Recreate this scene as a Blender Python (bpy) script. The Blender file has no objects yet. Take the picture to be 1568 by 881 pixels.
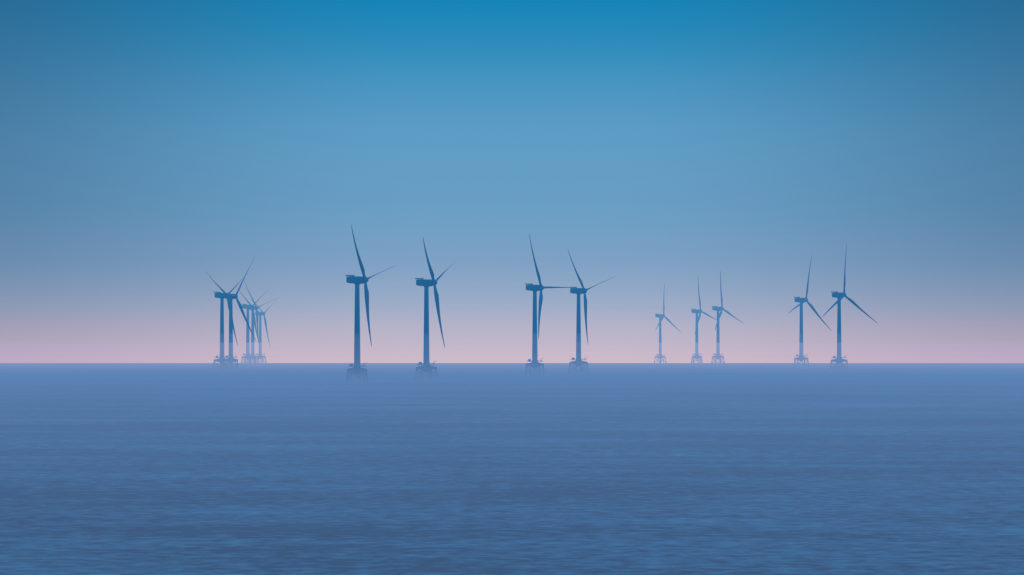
import bpy, bmesh, math, random
from mathutils import Vector, Matrix
random.seed(4)
sc = bpy.context.scene
sc.view_settings.view_transform = 'Standard'
sc.view_settings.look = 'None'
sc.view_settings.exposure = 0
TWO_R = 14.8e6       # 2 x effective earth radius (with refraction), metres
CAM_H = 65.0
HUB_H = 102.0
DECK = 15.0
BL = 71.0

def lin(c):
    return tuple(((v/255)/12.92 if v/255 <= 0.04045 else (((v/255)+0.055)/1.055)**2.4) for v in c)

# ---------------------------------------------------------------- materials
def new_mat(name):
    m = bpy.data.materials.new(name); m.use_nodes = True
    nt = m.node_tree; nt.nodes.clear()
    return m, nt
def paint(name, col, rough=0.5, var=0.25, scale=0.25):
    m, nt = new_mat(name)
    N, L = nt.nodes, nt.links
    out = N.new('ShaderNodeOutputMaterial'); b = N.new('ShaderNodeBsdfPrincipled')
    tc = N.new('ShaderNodeTexCoord'); no = N.new('ShaderNodeTexNoise')
    no.inputs['Scale'].default_value = scale; no.inputs['Detail'].default_value = 5
    mp = N.new('ShaderNodeMapping'); mp.inputs['Scale'].default_value = (1, 1, 0.25)
    r = N.new('ShaderNodeValToRGB')
    r.color_ramp.elements[0].position = .3; r.color_ramp.elements[1].position = .7
    r.color_ramp.elements[0].color = tuple(v*(1-var) for v in col)+(1,)
    r.color_ramp.elements[1].color = tuple(col)+(1,)
    L.new(tc.outputs['Object'], mp.inputs[0]); L.new(mp.outputs[0], no.inputs['Vector'])
    L.new(no.outputs[0], r.inputs[0]); L.new(r.outputs[0], b.inputs['Base Color'])
    b.inputs['Roughness'].default_value = rough
    b.inputs['Specular IOR Level'].default_value = 0.1
    L.new(b.outputs[0], out.inputs[0])
    return m
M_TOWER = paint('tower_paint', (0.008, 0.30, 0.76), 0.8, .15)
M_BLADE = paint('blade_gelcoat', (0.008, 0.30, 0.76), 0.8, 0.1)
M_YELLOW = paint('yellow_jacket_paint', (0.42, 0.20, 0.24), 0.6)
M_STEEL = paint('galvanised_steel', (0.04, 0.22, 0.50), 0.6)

# ---------------------------------------------------------------- mesh helpers
def obj_from_bm(bm, name, mat, smooth=True):
    me = bpy.data.meshes.new(name)
    bmesh.ops.recalc_face_normals(bm, faces=bm.faces)
    bm.to_mesh(me); bm.free()
    me.materials.append(mat)
    if smooth:
        for p in me.polygons: p.use_smooth = True
    o = bpy.data.objects.new(name, me)
    sc.collection.objects.link(o)
    return o
def loft(bm, rings, cap=True):
    vr = [[bm.verts.new(p) for p in r] for r in rings]
    n = len(vr[0])
    for a, b in zip(vr[:-1], vr[1:]):
        for i in range(n):
            bm.faces.new((a[i], a[(i+1) % n], b[(i+1) % n], b[i]))
    if cap:
        bm.faces.new(vr[0][::-1]); bm.faces.new(vr[-1])
def tube(bm, p0, p1, r0, r1=None, n=10):
    r1 = r0 if r1 is None else r1
    p0, p1 = Vector(p0), Vector(p1)
    d = (p1-p0).normalized()
    u = d.orthogonal().normalized(); v = d.cross(u)
    loft(bm, [[c+(u*math.cos(2*math.pi*i/n)+v*math.sin(2*math.pi*i/n))*r for i in range(n)] for c, r in ((p0, r0), (p1, r1))])
def zrings(bm, prof, n=32, cx=0, cy=0):
    loft(bm, [[(cx+r*math.cos(2*math.pi*i/n), cy+r*math.sin(2*math.pi*i/n), z) for i in range(n)] for z, r in prof])
def box(bm, c, s):
    r = bmesh.ops.create_cube(bm, size=1)
    for v in r['verts']:
        v.co = Vector((c[0]+v.co.x*s[0], c[1]+v.co.y*s[1], c[2]+v.co.z*s[2]))

# ---- tower
def mk_tower():
    bm = bmesh.new()
    top = HUB_H-3.6
    prof = []
    for k in range(13):
        t = k/12
        prof.append((DECK+4+(top-DECK-4)*t, 3.15-0.95*t**1.2))
    zrings(bm, prof)
    for k in (4, 8):                      # flange rings between tower sections
        z, r = prof[k]
        zrings(bm, [(z-.25, r+.02), (z-.2, r+.12), (z+.2, r+.12), (z+.25, r+.02)])
    zrings(bm, [(top-.8, 2.25), (top-.6, 2.75), (top+.35, 2.75)])
    box(bm, (0, -3.15, DECK+6.3), (1.1, .25, 2.4))
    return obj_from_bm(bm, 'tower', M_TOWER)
# ---- jacket foundation
def mk_jacket():
    bm = bmesh.new()
    zt, zb = DECK-2.5, -14
    ht, hb = 7.6, 10.6
    def leg(sx, sy, z):
        t = (zt-z)/(zt-zb); h = ht+(hb-ht)*t
        return Vector((sx*h, sy*h, z))
    cs = [(-1, -1), (1, -1), (1, 1), (-1, 1)]
    for c in cs:
        tube(bm, leg(*c, zb), leg(*c, zt+1.5), .85, .8, 14)
    lev = [zt-.5, 1.0, zb]
    for i in range(4):
        a, b = cs[i], cs[(i+1) % 4]
        for z0, z1 in zip(lev[:-1], lev[1:]):
            tube(bm, leg(*a, z0), leg(*b, z1), .34)
            tube(bm, leg(*b, z0), leg(*a, z1), .34)
    # boat landing
    for x in (-1.2, 1.2):
        tube(bm, (x, -ht-3.4, -3), (x, -ht-3.4, 8), .3)
        tube(bm, (x, -ht-3.4, 8), (x, -ht-.4, DECK-1), .25)
    for z in range(-2, 8): tube(bm, (-1.2, -ht-3.4, z), (1.2, -ht-3.4, z), .12)
    # j-tubes
    for x in (-4, 4): tube(bm, (x, 5, -12), (x, 5, zt), .3)
    return obj_from_bm(bm, 'jacket_foundation', M_YELLOW)
def mk_tp():
    bm = bmesh.new()
    zrings(bm, [(DECK-6, 2.0), (DECK-3.8, 3.3), (DECK+2, 3.5), (DECK+4.05, 3.2)])
    for sx, sy in ((-1, -1), (1, -1), (1, 1), (-1, 1)):   # tapering box arms to legs
        d = Vector((sx, sy, 0)).normalized(); p = Vector((-d.y, d.x, 0))
        rings = []
        for r, w, zt, zb in ((2.2, 1.7, DECK+1.6, DECK-4.6), (6, 1.5, DECK+.4, DECK-3.4), (11.4, 1.1, DECK-.6, DECK-2.6)):
            c = d*r
            rings.append([c+p*w+Vector((0, 0, zb)), c-p*w+Vector((0, 0, zb)), c-p*w+Vector((0, 0, zt)), c+p*w+Vector((0, 0, zt))])
        loft(bm, rings)
    return obj_from_bm(bm, 'transition_piece', M_STEEL, False)
def mk_deck():
    bm = bmesh.new()
    box(bm, (0, 0, DECK+1.9), (15, 15, .35))
    h = 7.4; z0 = DECK+2.08
    for k in range(-4, 5):
        t = k/4*h
        for p in ((t, -h), (t, h), (-h, t), (h, t)):
            tube(bm, (p[0], p[1], z0), (p[0], p[1], z0+1.3), .06, n=6)
    for z in (z0+.65, z0+1.3):
        for a, b in (((-h, -h), (h, -h)), ((h, -h), (h, h)), ((h, h), (-h, h)), ((-h, h), (-h, -h))):
            tube(bm, (*a, z), (*b, z), .07, n=6)
    # davit crane, cabinet
    tube(bm, (5.6, -5.6, z0), (5.6, -5.6, z0+3), .25); tube(bm, (5.6, -5.6, z0+2.9), (8.6, -7, z0+3.5), .18)
    box(bm, (-5, 4.6, z0+1.3), (2.6, 2.2, 2.55))
    return obj_from_bm(bm, 'service_deck', M_STEEL, False)
# ---- nacelle, axis along +X, origin = tower top centre at hub height
def mk_nacelle():
    bm = bmesh.new()
    rings = []
    def sq(x, hw, zt, zb, p=5, n=32):
        r = []
        for i in range(n):
            a = 2*math.pi*(i+.5)/n
            c, s = math.cos(a), math.sin(a)
            r.append((x, hw*math.copysign(abs(c)**(2/p), c), (zt+zb)/2+(zt-zb)/2*math.copysign(abs(s)**(2/p), s)))
        return r
    for x, hw, zt, zb in ((-10.6, 2.3, 3.0, -1.8), (-10.3, 3.0, 3.4, -2.4), (-9, 3.25, 3.6, -2.9), (-2, 3.3, 3.65, -3.6), (3.2, 3.3, 3.65, -3.7), (4.0, 3.2, 3.5, -3.5)):
        rings.append(sq(x, hw, zt, zb))
    loft(bm, rings)
    # direct-drive generator ring
    def cx(prof, n=36):
        loft(bm, [[(x, r*math.cos(2*math.pi*i/n), r*math.sin(2*math.pi*i/n)) for i in range(n)] for x, r in prof])
    cx([(3.9, 3.3), (4.1, 3.55), (6.2, 3.55), (6.5, 3.2), (6.7, 2.2)])
    # heli-hoist platform on rear roof with rails, cooler, mast
    box(bm, (-8.3, 0, 4.0), (6.2, 6.6, .3))
    for x in (-11.3, -9.8, -8.3, -6.8, -5.3):
        for y in (-3.2, 3.2): tube(bm, (x, y, 4.1), (x, y, 5.2), .07, n=6)
    for y in (-3.2, 3.2):
        box(bm, (-8.3, y, 4.58), (6.1, .1, .8))
    box(bm, (-11.3, 0, 4.58), (.1, 6.3, .8))
    box(bm, (-4.4, 0, 4.2), (.7, 5.6, 1.1))
    tube(bm, (-3.2, 1.5, 3.5), (-3.2, 1.5, 6.3), .08, n=6)
    tube(bm, (-3.2, -1.5, 3.5), (-3.2, -1.5, 6.0), .08, n=6)
    return obj_from_bm(bm, 'nacelle', M_TOWER)
# ---- rotor hub: axis +X, origin at hub centre
HUBX = 8.6
def mk_hub():
    bm = bmesh.new()
    n = 32; rings = []
    for x, r in ((-2.1, 2.2), (-1.6, 2.5), (0.6, 2.5), (1.8, 2.15), (2.7, 1.5), (3.2, .7), (3.35, .1)):
        rings.append([(x, r*math.cos(2*math.pi*i/n), r*math.sin(2*math.pi*i/n)) for i in range(n)])
    loft(bm, rings)
    for k in range(3):
        a = k*2*math.pi/3
        d = Vector((0, math.sin(a), math.cos(a)))
        tube(bm, d*1.6, d*3.0, 1.75, 1.6, 20)
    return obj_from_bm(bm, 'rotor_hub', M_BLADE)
def mk_blade(pitch=62):
    bm = bmesh.new()
    st = [(1.9, 2.9, 1.0, 0), (4, 2.8, 1.0, 0), (8, 3.4, .62, 3), (13, 4.5, .36, 8), (18, 4.4, .27, 8), (25, 3.7, .23, 6), (33, 2.95, .2, 4),
          (42, 2.3, .18, 2.5), (51, 1.75, .17, 1), (60, 1.25, .16, 0), (66, .95, .15, -1), (69.5, .6, .15, -1), (71, .15, .2, -1)]
    n = 20; rings = []
    for z, ch, th, tw in st:
        b = math.radians(pitch+tw*1.2)
        pre = z*math.tan(math.radians(3.0)) + 4.5*(z/BL)**2.2          # coning + prebend, upwind (+X)
        ring = []
        for i in range(n):
            a = 2*math.pi*i/n
            u = math.cos(a); w = math.sin(a)
            blend = max(0, min(1, (z-4)/9))
            yy = (u*.5 - 0.17*blend)*ch
            xx = w*.5*ch*th*(1 - blend*.55*(-u*.5+.5))
            X = xx*math.cos(b) - yy*math.sin(b)
            Y = xx*math.sin(b) + yy*math.cos(b)
            ring.append((X+pre, Y, z))
        rings.append(ring)
    loft(bm, rings)
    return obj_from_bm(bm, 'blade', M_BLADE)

protos = {k: f() for k, f in dict(tower=mk_tower, jacket_foundation=mk_jacket, transition_piece=mk_tp, service_deck=mk_deck, nacelle=mk_nacelle, rotor_hub=mk_hub, blade=mk_blade).items()}
meshes = {k: o.data for k, o in protos.items()}
for o in protos.values(): bpy.data.objects.remove(o)

def turbine(x, dist, yaw, rot, heading=20):
    """x east, dist north (m); yaw = rotor axis bearing off +X (deg, toward the viewer), rot = azimuth of first blade"""
    root = bpy.data.objects.new('offshore_wind_turbine', None)
    sc.collection.objects.link(root)
    root.empty_display_size = 20
    root.location = (x, dist, -(x*x+dist*dist)/TWO_R)
    def child(kind, parent, name=None):
        o = bpy.data.objects.new(name or kind, meshes[kind]); sc.collection.objects.link(o); o.parent = parent; return o
    for k in ('tower', 'jacket_foundation', 'transition_piece', 'service_deck'):
        o = child(k, root); o.rotation_euler = (0, 0, math.radians(heading))
    nac = child('nacelle', root)
    nac.location = (0, 0, HUB_H); nac.rotation_euler = (0, 0, math.radians(-yaw))
    hub = child('rotor_hub', nac)
    hub.location = (HUBX, 0, .3)
    hub.rotation_euler = (0, math.radians(-6), 0)
    for i in range(3):
        b = child('blade', hub, 'blade_%d' % (i+1))
        th = rot + i*120
        b.rotation_euler = (math.radians(-th), 0, 0)
    return root
F = 21280.0
T = [
 (-237, 1.555, 20, -41), (-131, 1.470, 16, -49), (35, 1.326, 27, -29.5), (102, 1.24, 29, -44),
 (227, .708, 28, 2), (283, .784, 27, -12), (315.5, .832, 27, -7),
 (443, 1.01, 33, 13), (501, 1.13, 39, 4),
 (-444, 1.12, 32, -62), (-430.5, 1.10, 37, -83), (-404.5, .87, 30, -60), (-397, .845, 30, -45), (-385.5, .745, 30, -60)]
for i, (px, s, yaw, rot) in enumerate(T):
    d = F/s
    turbine(px/F*d, d, yaw, rot, heading=[12, 24, 18, 30, 40][i % 5])

# ---------------------------------------------------------------- sea: curved sheet to beyond the horizon
def ring_radii(mx, mn=100.0):
    r, out = mn, [mn]
    while r < mx:
        r += min(500, max(60, r*.12)); out.append(min(r, mx))
    return out
def curved_disc(bm, h, mx, seg=720, mn=None):
    prev = None; inner = None
    centre = None if mn else bm.verts.new((0, 0, h))
    for r in ring_radii(mx, mn or 100.0):
        cur = [bm.verts.new((r*math.sin(2*math.pi*i/seg), r*math.cos(2*math.pi*i/seg), h-r*r/TWO_R)) for i in range(seg)]
        if prev is None:
            inner = cur
            if centre:
                for i in range(seg): bm.faces.new((centre, cur[i], cur[(i+1) % seg]))
        else:
            for i in range(seg): bm.faces.new((prev[i], cur[i], cur[(i+1) % seg], prev[(i+1) % seg]))
        prev = cur
    return prev, inner
m, nt = new_mat('sea_water'); N, L = nt.nodes, nt.links
out = N.new('ShaderNodeOutputMaterial')
tc = N.new('ShaderNodeTexCoord')
def noise(scale, detail=3, sx=1, sy=1, rough=.5, dist=0):
    mp = N.new('ShaderNodeMapping'); mp.inputs['Scale'].default_value = (sx, sy, 1)
    n_ = N.new('ShaderNodeTexNoise'); n_.inputs['Scale'].default_value = scale
    n_.noise_dimensions = '2D'
    n_.inputs['Detail'].default_value = detail; n_.inputs['Roughness'].default_value = rough
    n_.inputs['Distortion'].default_value = dist
    L.new(tc.outputs['Object'], mp.inputs[0]); L.new(mp.outputs[0], n_.inputs['Vector'])
    return n_.outputs[0]
def math_(op, a, bb, clamp=False):
    n_ = N.new('ShaderNodeMath'); n_.operation = op; n_.use_clamp = clamp
    for k, v in ((0, a), (1, bb)):
        if isinstance(v, (int, float)): n_.inputs[k].default_value = v
        else: L.new(v, n_.inputs[k])
    return n_.outputs[0]
waves = noise(1/12, 2, 1.5, .40, .7)       # wind waves
patch = noise(1/600, 3, 1.9, .9, .65, .4)     # gust patches
slick = noise(1/230, 3, 1.0, 1.0, .65)
bump = N.new('ShaderNodeBump'); bump.inputs['Strength'].default_value = .7; bump.inputs['Distance'].default_value = 1.0
L.new(math_('MULTIPLY', waves, 1.5), bump.inputs['Height'])
# water body (scattered light) + surface reflection whose share follows wave slope and gusts
dif = N.new('ShaderNodeBsdfDiffuse')
r = N.new('ShaderNodeValToRGB')
r.color_ramp.elements[0].position = .35; r.color_ramp.elements[0].color = (0.002, 0.042, 0.11, 1)
r.color_ramp.elements[1].position = .7; r.color_ramp.elements[1].color = (0.004, 0.060, 0.15, 1)
L.new(patch, r.inputs[0]); L.new(r.outputs[0], dif.inputs[0])
gl = N.new('ShaderNodeBsdfGlossy'); gl.inputs['Color'].default_value = (.14, .56, .82, 1); gl.inputs['Roughness'].default_value = .34
L.new(bump.outputs[0], gl.inputs['Normal'])
w1 = math_('MULTIPLY', math_('SUBTRACT', waves, .5), 1.9)
w2 = math_('MULTIPLY', math_('SUBTRACT', patch, .5), 1.2)
w3 = math_('MULTIPLY', math_('SUBTRACT', slick, .5), 1.1)
fac_ = math_('ADD', math_('ADD', math_('ADD', w1, w2), w3), .27, True)
mxs = N.new('ShaderNodeMixShader'); L.new(fac_, mxs.inputs[0]); L.new(dif.outputs[0], mxs.inputs[1]); L.new(gl.outputs[0], mxs.inputs[2])
L.new(mxs.outputs[0], out.inputs[0])
bm = bmesh.new(); curved_disc(bm, 0, 60000)
sea = obj_from_bm(bm, 'sea', m)
if sea.data.polygons[0].normal.z < 0: sea.data.flip_normals()

# ---------------------------------------------------------------- sea mist layers hugging the water, self-lit in place of scattered skylight
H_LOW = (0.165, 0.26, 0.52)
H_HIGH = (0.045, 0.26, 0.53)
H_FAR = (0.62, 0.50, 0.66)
LAYERS = []      # top, sigma (1/m), glow colour, outer radius, inner radius
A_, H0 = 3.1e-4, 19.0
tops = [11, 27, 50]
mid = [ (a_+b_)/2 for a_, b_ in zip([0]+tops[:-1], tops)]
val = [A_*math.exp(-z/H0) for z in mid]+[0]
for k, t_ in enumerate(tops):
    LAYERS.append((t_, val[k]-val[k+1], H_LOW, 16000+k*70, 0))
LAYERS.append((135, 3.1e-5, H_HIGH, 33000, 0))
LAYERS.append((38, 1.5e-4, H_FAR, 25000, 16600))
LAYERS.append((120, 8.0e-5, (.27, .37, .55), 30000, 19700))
def mist(name, top, dens, col, mx, mn=0):
    bm = bmesh.new()
    a, ai = curved_disc(bm, top, mx, 240, mn or None)
    c, ci = curved_disc(bm, -60-top*.1, mx, 240, mn or None)
    n = len(a)
    for i in range(n): bm.faces.new((a[i], c[i], c[(i+1) % n], a[(i+1) % n]))
    if mn:
        for i in range(n): bm.faces.new((ai[i], ai[(i+1) % n], ci[(i+1) % n], ci[i]))
    mt, t = new_mat(name+'_vapour')
    o = t.nodes.new('ShaderNodeOutputMaterial')
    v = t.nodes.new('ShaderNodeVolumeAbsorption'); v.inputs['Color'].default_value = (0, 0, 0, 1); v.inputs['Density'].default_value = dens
    e = t.nodes.new('ShaderNodeEmission'); e.inputs['Color'].default_value = (*col, 1); e.inputs['Strength'].default_value = dens  # emission put in for the skylight that mist would scatter
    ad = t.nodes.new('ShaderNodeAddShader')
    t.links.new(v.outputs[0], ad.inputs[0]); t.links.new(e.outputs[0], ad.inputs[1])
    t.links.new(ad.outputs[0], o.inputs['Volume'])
    return obj_from_bm(bm, name, mt)
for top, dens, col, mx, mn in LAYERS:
    mist('glowing_sea_mist', top, dens, col, mx, mn)
def mist_glow(e, step=25.0):
    """transmittance and emitted mist light seen from the cliff top along elevation e (radians)"""
    T_, A = 1.0, [0, 0, 0]
    x = step/2
    while x < 33000:
        z = CAM_H + x*e + x*x/TWO_R
        if z > 140: break
        s = 0; c = [0, 0, 0]
        for top, d, col, mx, mn in LAYERS:
            if z < top and mn < x < mx:
                s += d
                for j in range(3): c[j] += d*col[j]
        if s:
            t = math.exp(-s*step)
            for j in range(3): A[j] += T_*(1-t)*c[j]/s
            T_ *= t
        x += step
    return T_, A

# ---------------------------------------------------------------- sky
SUN_EL, SUN_AZ = 12.0, 75.0
w = bpy.data.worlds.new('World'); sc.world = w; w.use_nodes = True
nt = w.node_tree; N, L = nt.nodes, nt.links; N.clear()
out = N.new('ShaderNodeOutputWorld')
tc = N.new('ShaderNodeTexCoord')
sep = N.new('ShaderNodeSeparateXYZ'); L.new(tc.outputs['Generated'], sep.inputs[0])
def maprange(v, a, bb, c=0, d=1, smooth=False):
    n_ = N.new('ShaderNodeMapRange'); n_.interpolation_type = 'SMOOTHSTEP' if smooth else 'LINEAR'
    n_.inputs['From Min'].default_value = a; n_.inputs['From Max'].default_value = bb
    n_.inputs['To Min'].default_value = c; n_.inputs['To Max'].default_value = d
    L.new(v, n_.inputs['Value']); return n_.outputs[0]
def interp(stops, y):
    if y <= stops[0][0]: return lin(stops[0][1])
    for (y0, c0), (y1, c1) in zip(stops[:-1], stops[1:]):
        if y <= y1:
            t = (y-y0)/(y1-y0); return lin(tuple(p*(1-t)+q*t for p, q in zip(c0, c1)))
    return lin(stops[-1][1])
ZQ = lambda y: (467-y)/F
kinks = [467+2*math.sqrt(F*F/TWO_R*(CAM_H-t)) for t in tops+[38]]
LOW = {495.0, 499.0, 516.0, 560.0, 555.0}
for kk in kinks:
    for dd in (-.5, -.05, .4, 1.4, 3.2, 6.5): LOW.add(round(kk+dd, 2))
LOW = sorted(y for y in LOW if 495 <= y <= 560)[:32]
HIGH = [0, 40, 80, 120, 160, 200, 240, 280, 310, 335, 355, 372, 387, 400, 412, 422, 431, 439, 446, 452, 458, 463, 468, 473, 478, 483, 488, 492, 495]
ATM = {y: mist_glow(ZQ(y)) for y in set(LOW+HIGH)}
def ramp1(stops, ys):
    za, zb = ZQ(ys[-1]), ZQ(ys[0])
    r = N.new('ShaderNodeValToRGB'); cr = r.color_ramp
    pts = []
    for y in ys:
        T_, A = ATM[y]; c = interp(stops, y)
        pts.append(((ZQ(y)-za)/(zb-za), tuple(max(0.0, (c[j]-A[j])/T_) for j in range(3))))
    pts.sort()
    cr.elements[0].position = 0; cr.elements[0].color = (*pts[0][1], 1)
    cr.elements[1].position = 1; cr.elements[1].color = (*pts[-1][1], 1)
    for p, c in pts[1:-1]:
        e = cr.elements.new(p); e.color = (*c, 1)
    L.new(maprange(sep.outputs['Z'], za, zb), r.inputs[0]); return r.outputs[0]
def mixc(f, a, b):
    mx = N.new('ShaderNodeMix'); mx.data_type = 'RGBA'
    L.new(f, mx.inputs['Factor']); L.new(a, mx.inputs['A']); L.new(b, mx.inputs['B']); return mx.outputs['Result']
gt = N.new('ShaderNodeMath'); gt.operation = 'GREATER_THAN'; L.new(sep.outputs['Z'], gt.inputs[0]); gt.inputs[1].default_value = ZQ(495)
def ramp(stops): return mixc(gt.outputs[0], ramp1(stops, LOW), ramp1(stops, HIGH))
centre = ramp([(0, (22, 132, 184)), (60, (42, 139, 187)), (130, (74, 149, 194)), (210, (95, 157, 198)), (320, (106, 158, 196)), (400, (126, 161, 196)),
               (450, (148, 169, 198)), (500, (180, 179, 201)), (540, (200, 184, 201)), (560, (210, 188, 198))])
edge = ramp([(0, (42, 106, 148)), (100, (60, 116, 156)), (210, (75, 126, 165)), (320, (86, 130, 168)), (400, (105, 138, 172)),
             (450, (128, 147, 177)), (500, (160, 157, 182)), (540, (184, 167, 184)), (560, (194, 169, 180))])
az = N.new('ShaderNodeMath'); az.operation = 'ARCTAN2'; L.new(sep.outputs['X'], az.inputs[0]); L.new(sep.outputs['Y'], az.inputs[1])
ab = N.new('ShaderNodeMath'); ab.operation = 'ABSOLUTE'; L.new(az.outputs[0], ab.inputs[0])
azf = maprange(ab.outputs[0], 0.006, 0.044, 0, 1, True)
bg1 = N.new('ShaderNodeBackground'); L.new(mixc(azf, centre, edge), bg1.inputs[0]); bg1.inputs[1].default_value = 1.0
sky = N.new('ShaderNodeTexSky'); sky.sky_type = 'NISHITA'; sky.sun_disc = False
sky.sun_elevation = math.radians(SUN_EL); sky.sun_rotation = math.radians(SUN_AZ)
bg2 = N.new('ShaderNodeBackground'); L.new(sky.outputs[0], bg2.inputs[0]); bg2.inputs[1].default_value = 0.13
ms = N.new('ShaderNodeMixShader')
L.new(maprange(sep.outputs['Z'], 0.03, 0.4, 0, 1, True), ms.inputs[0])
L.new(bg1.outputs[0], ms.inputs[1]); L.new(bg2.outputs[0], ms.inputs[2]); L.new(ms.outputs[0], out.inputs[0])

sl = bpy.data.lights.new('sun', 'SUN'); sl.energy = 0.4; sl.angle = math.radians(.5); sl.color = (1, .85, .78)
so = bpy.data.objects.new('sun', sl); sc.collection.objects.link(so)
e, a = math.radians(SUN_EL), math.radians(SUN_AZ)
so.rotation_euler = Vector((-math.sin(a)*math.cos(e), -math.cos(a)*math.cos(e), -math.sin(e))).to_track_quat('-Z', 'Y').to_euler()

# ---------------------------------------------------------------- camera
cd = bpy.data.cameras.new('camera'); cam = bpy.data.objects.new('camera', cd); sc.collection.objects.link(cam)
cd.sensor_width = 36; cd.lens = F/1568*36; cd.clip_start = 1; cd.clip_end = 200000
cam.location = (0, 0, CAM_H)
cam.rotation_euler = (math.radians(90)+26.5/F, 0, 0)
sc.camera = cam
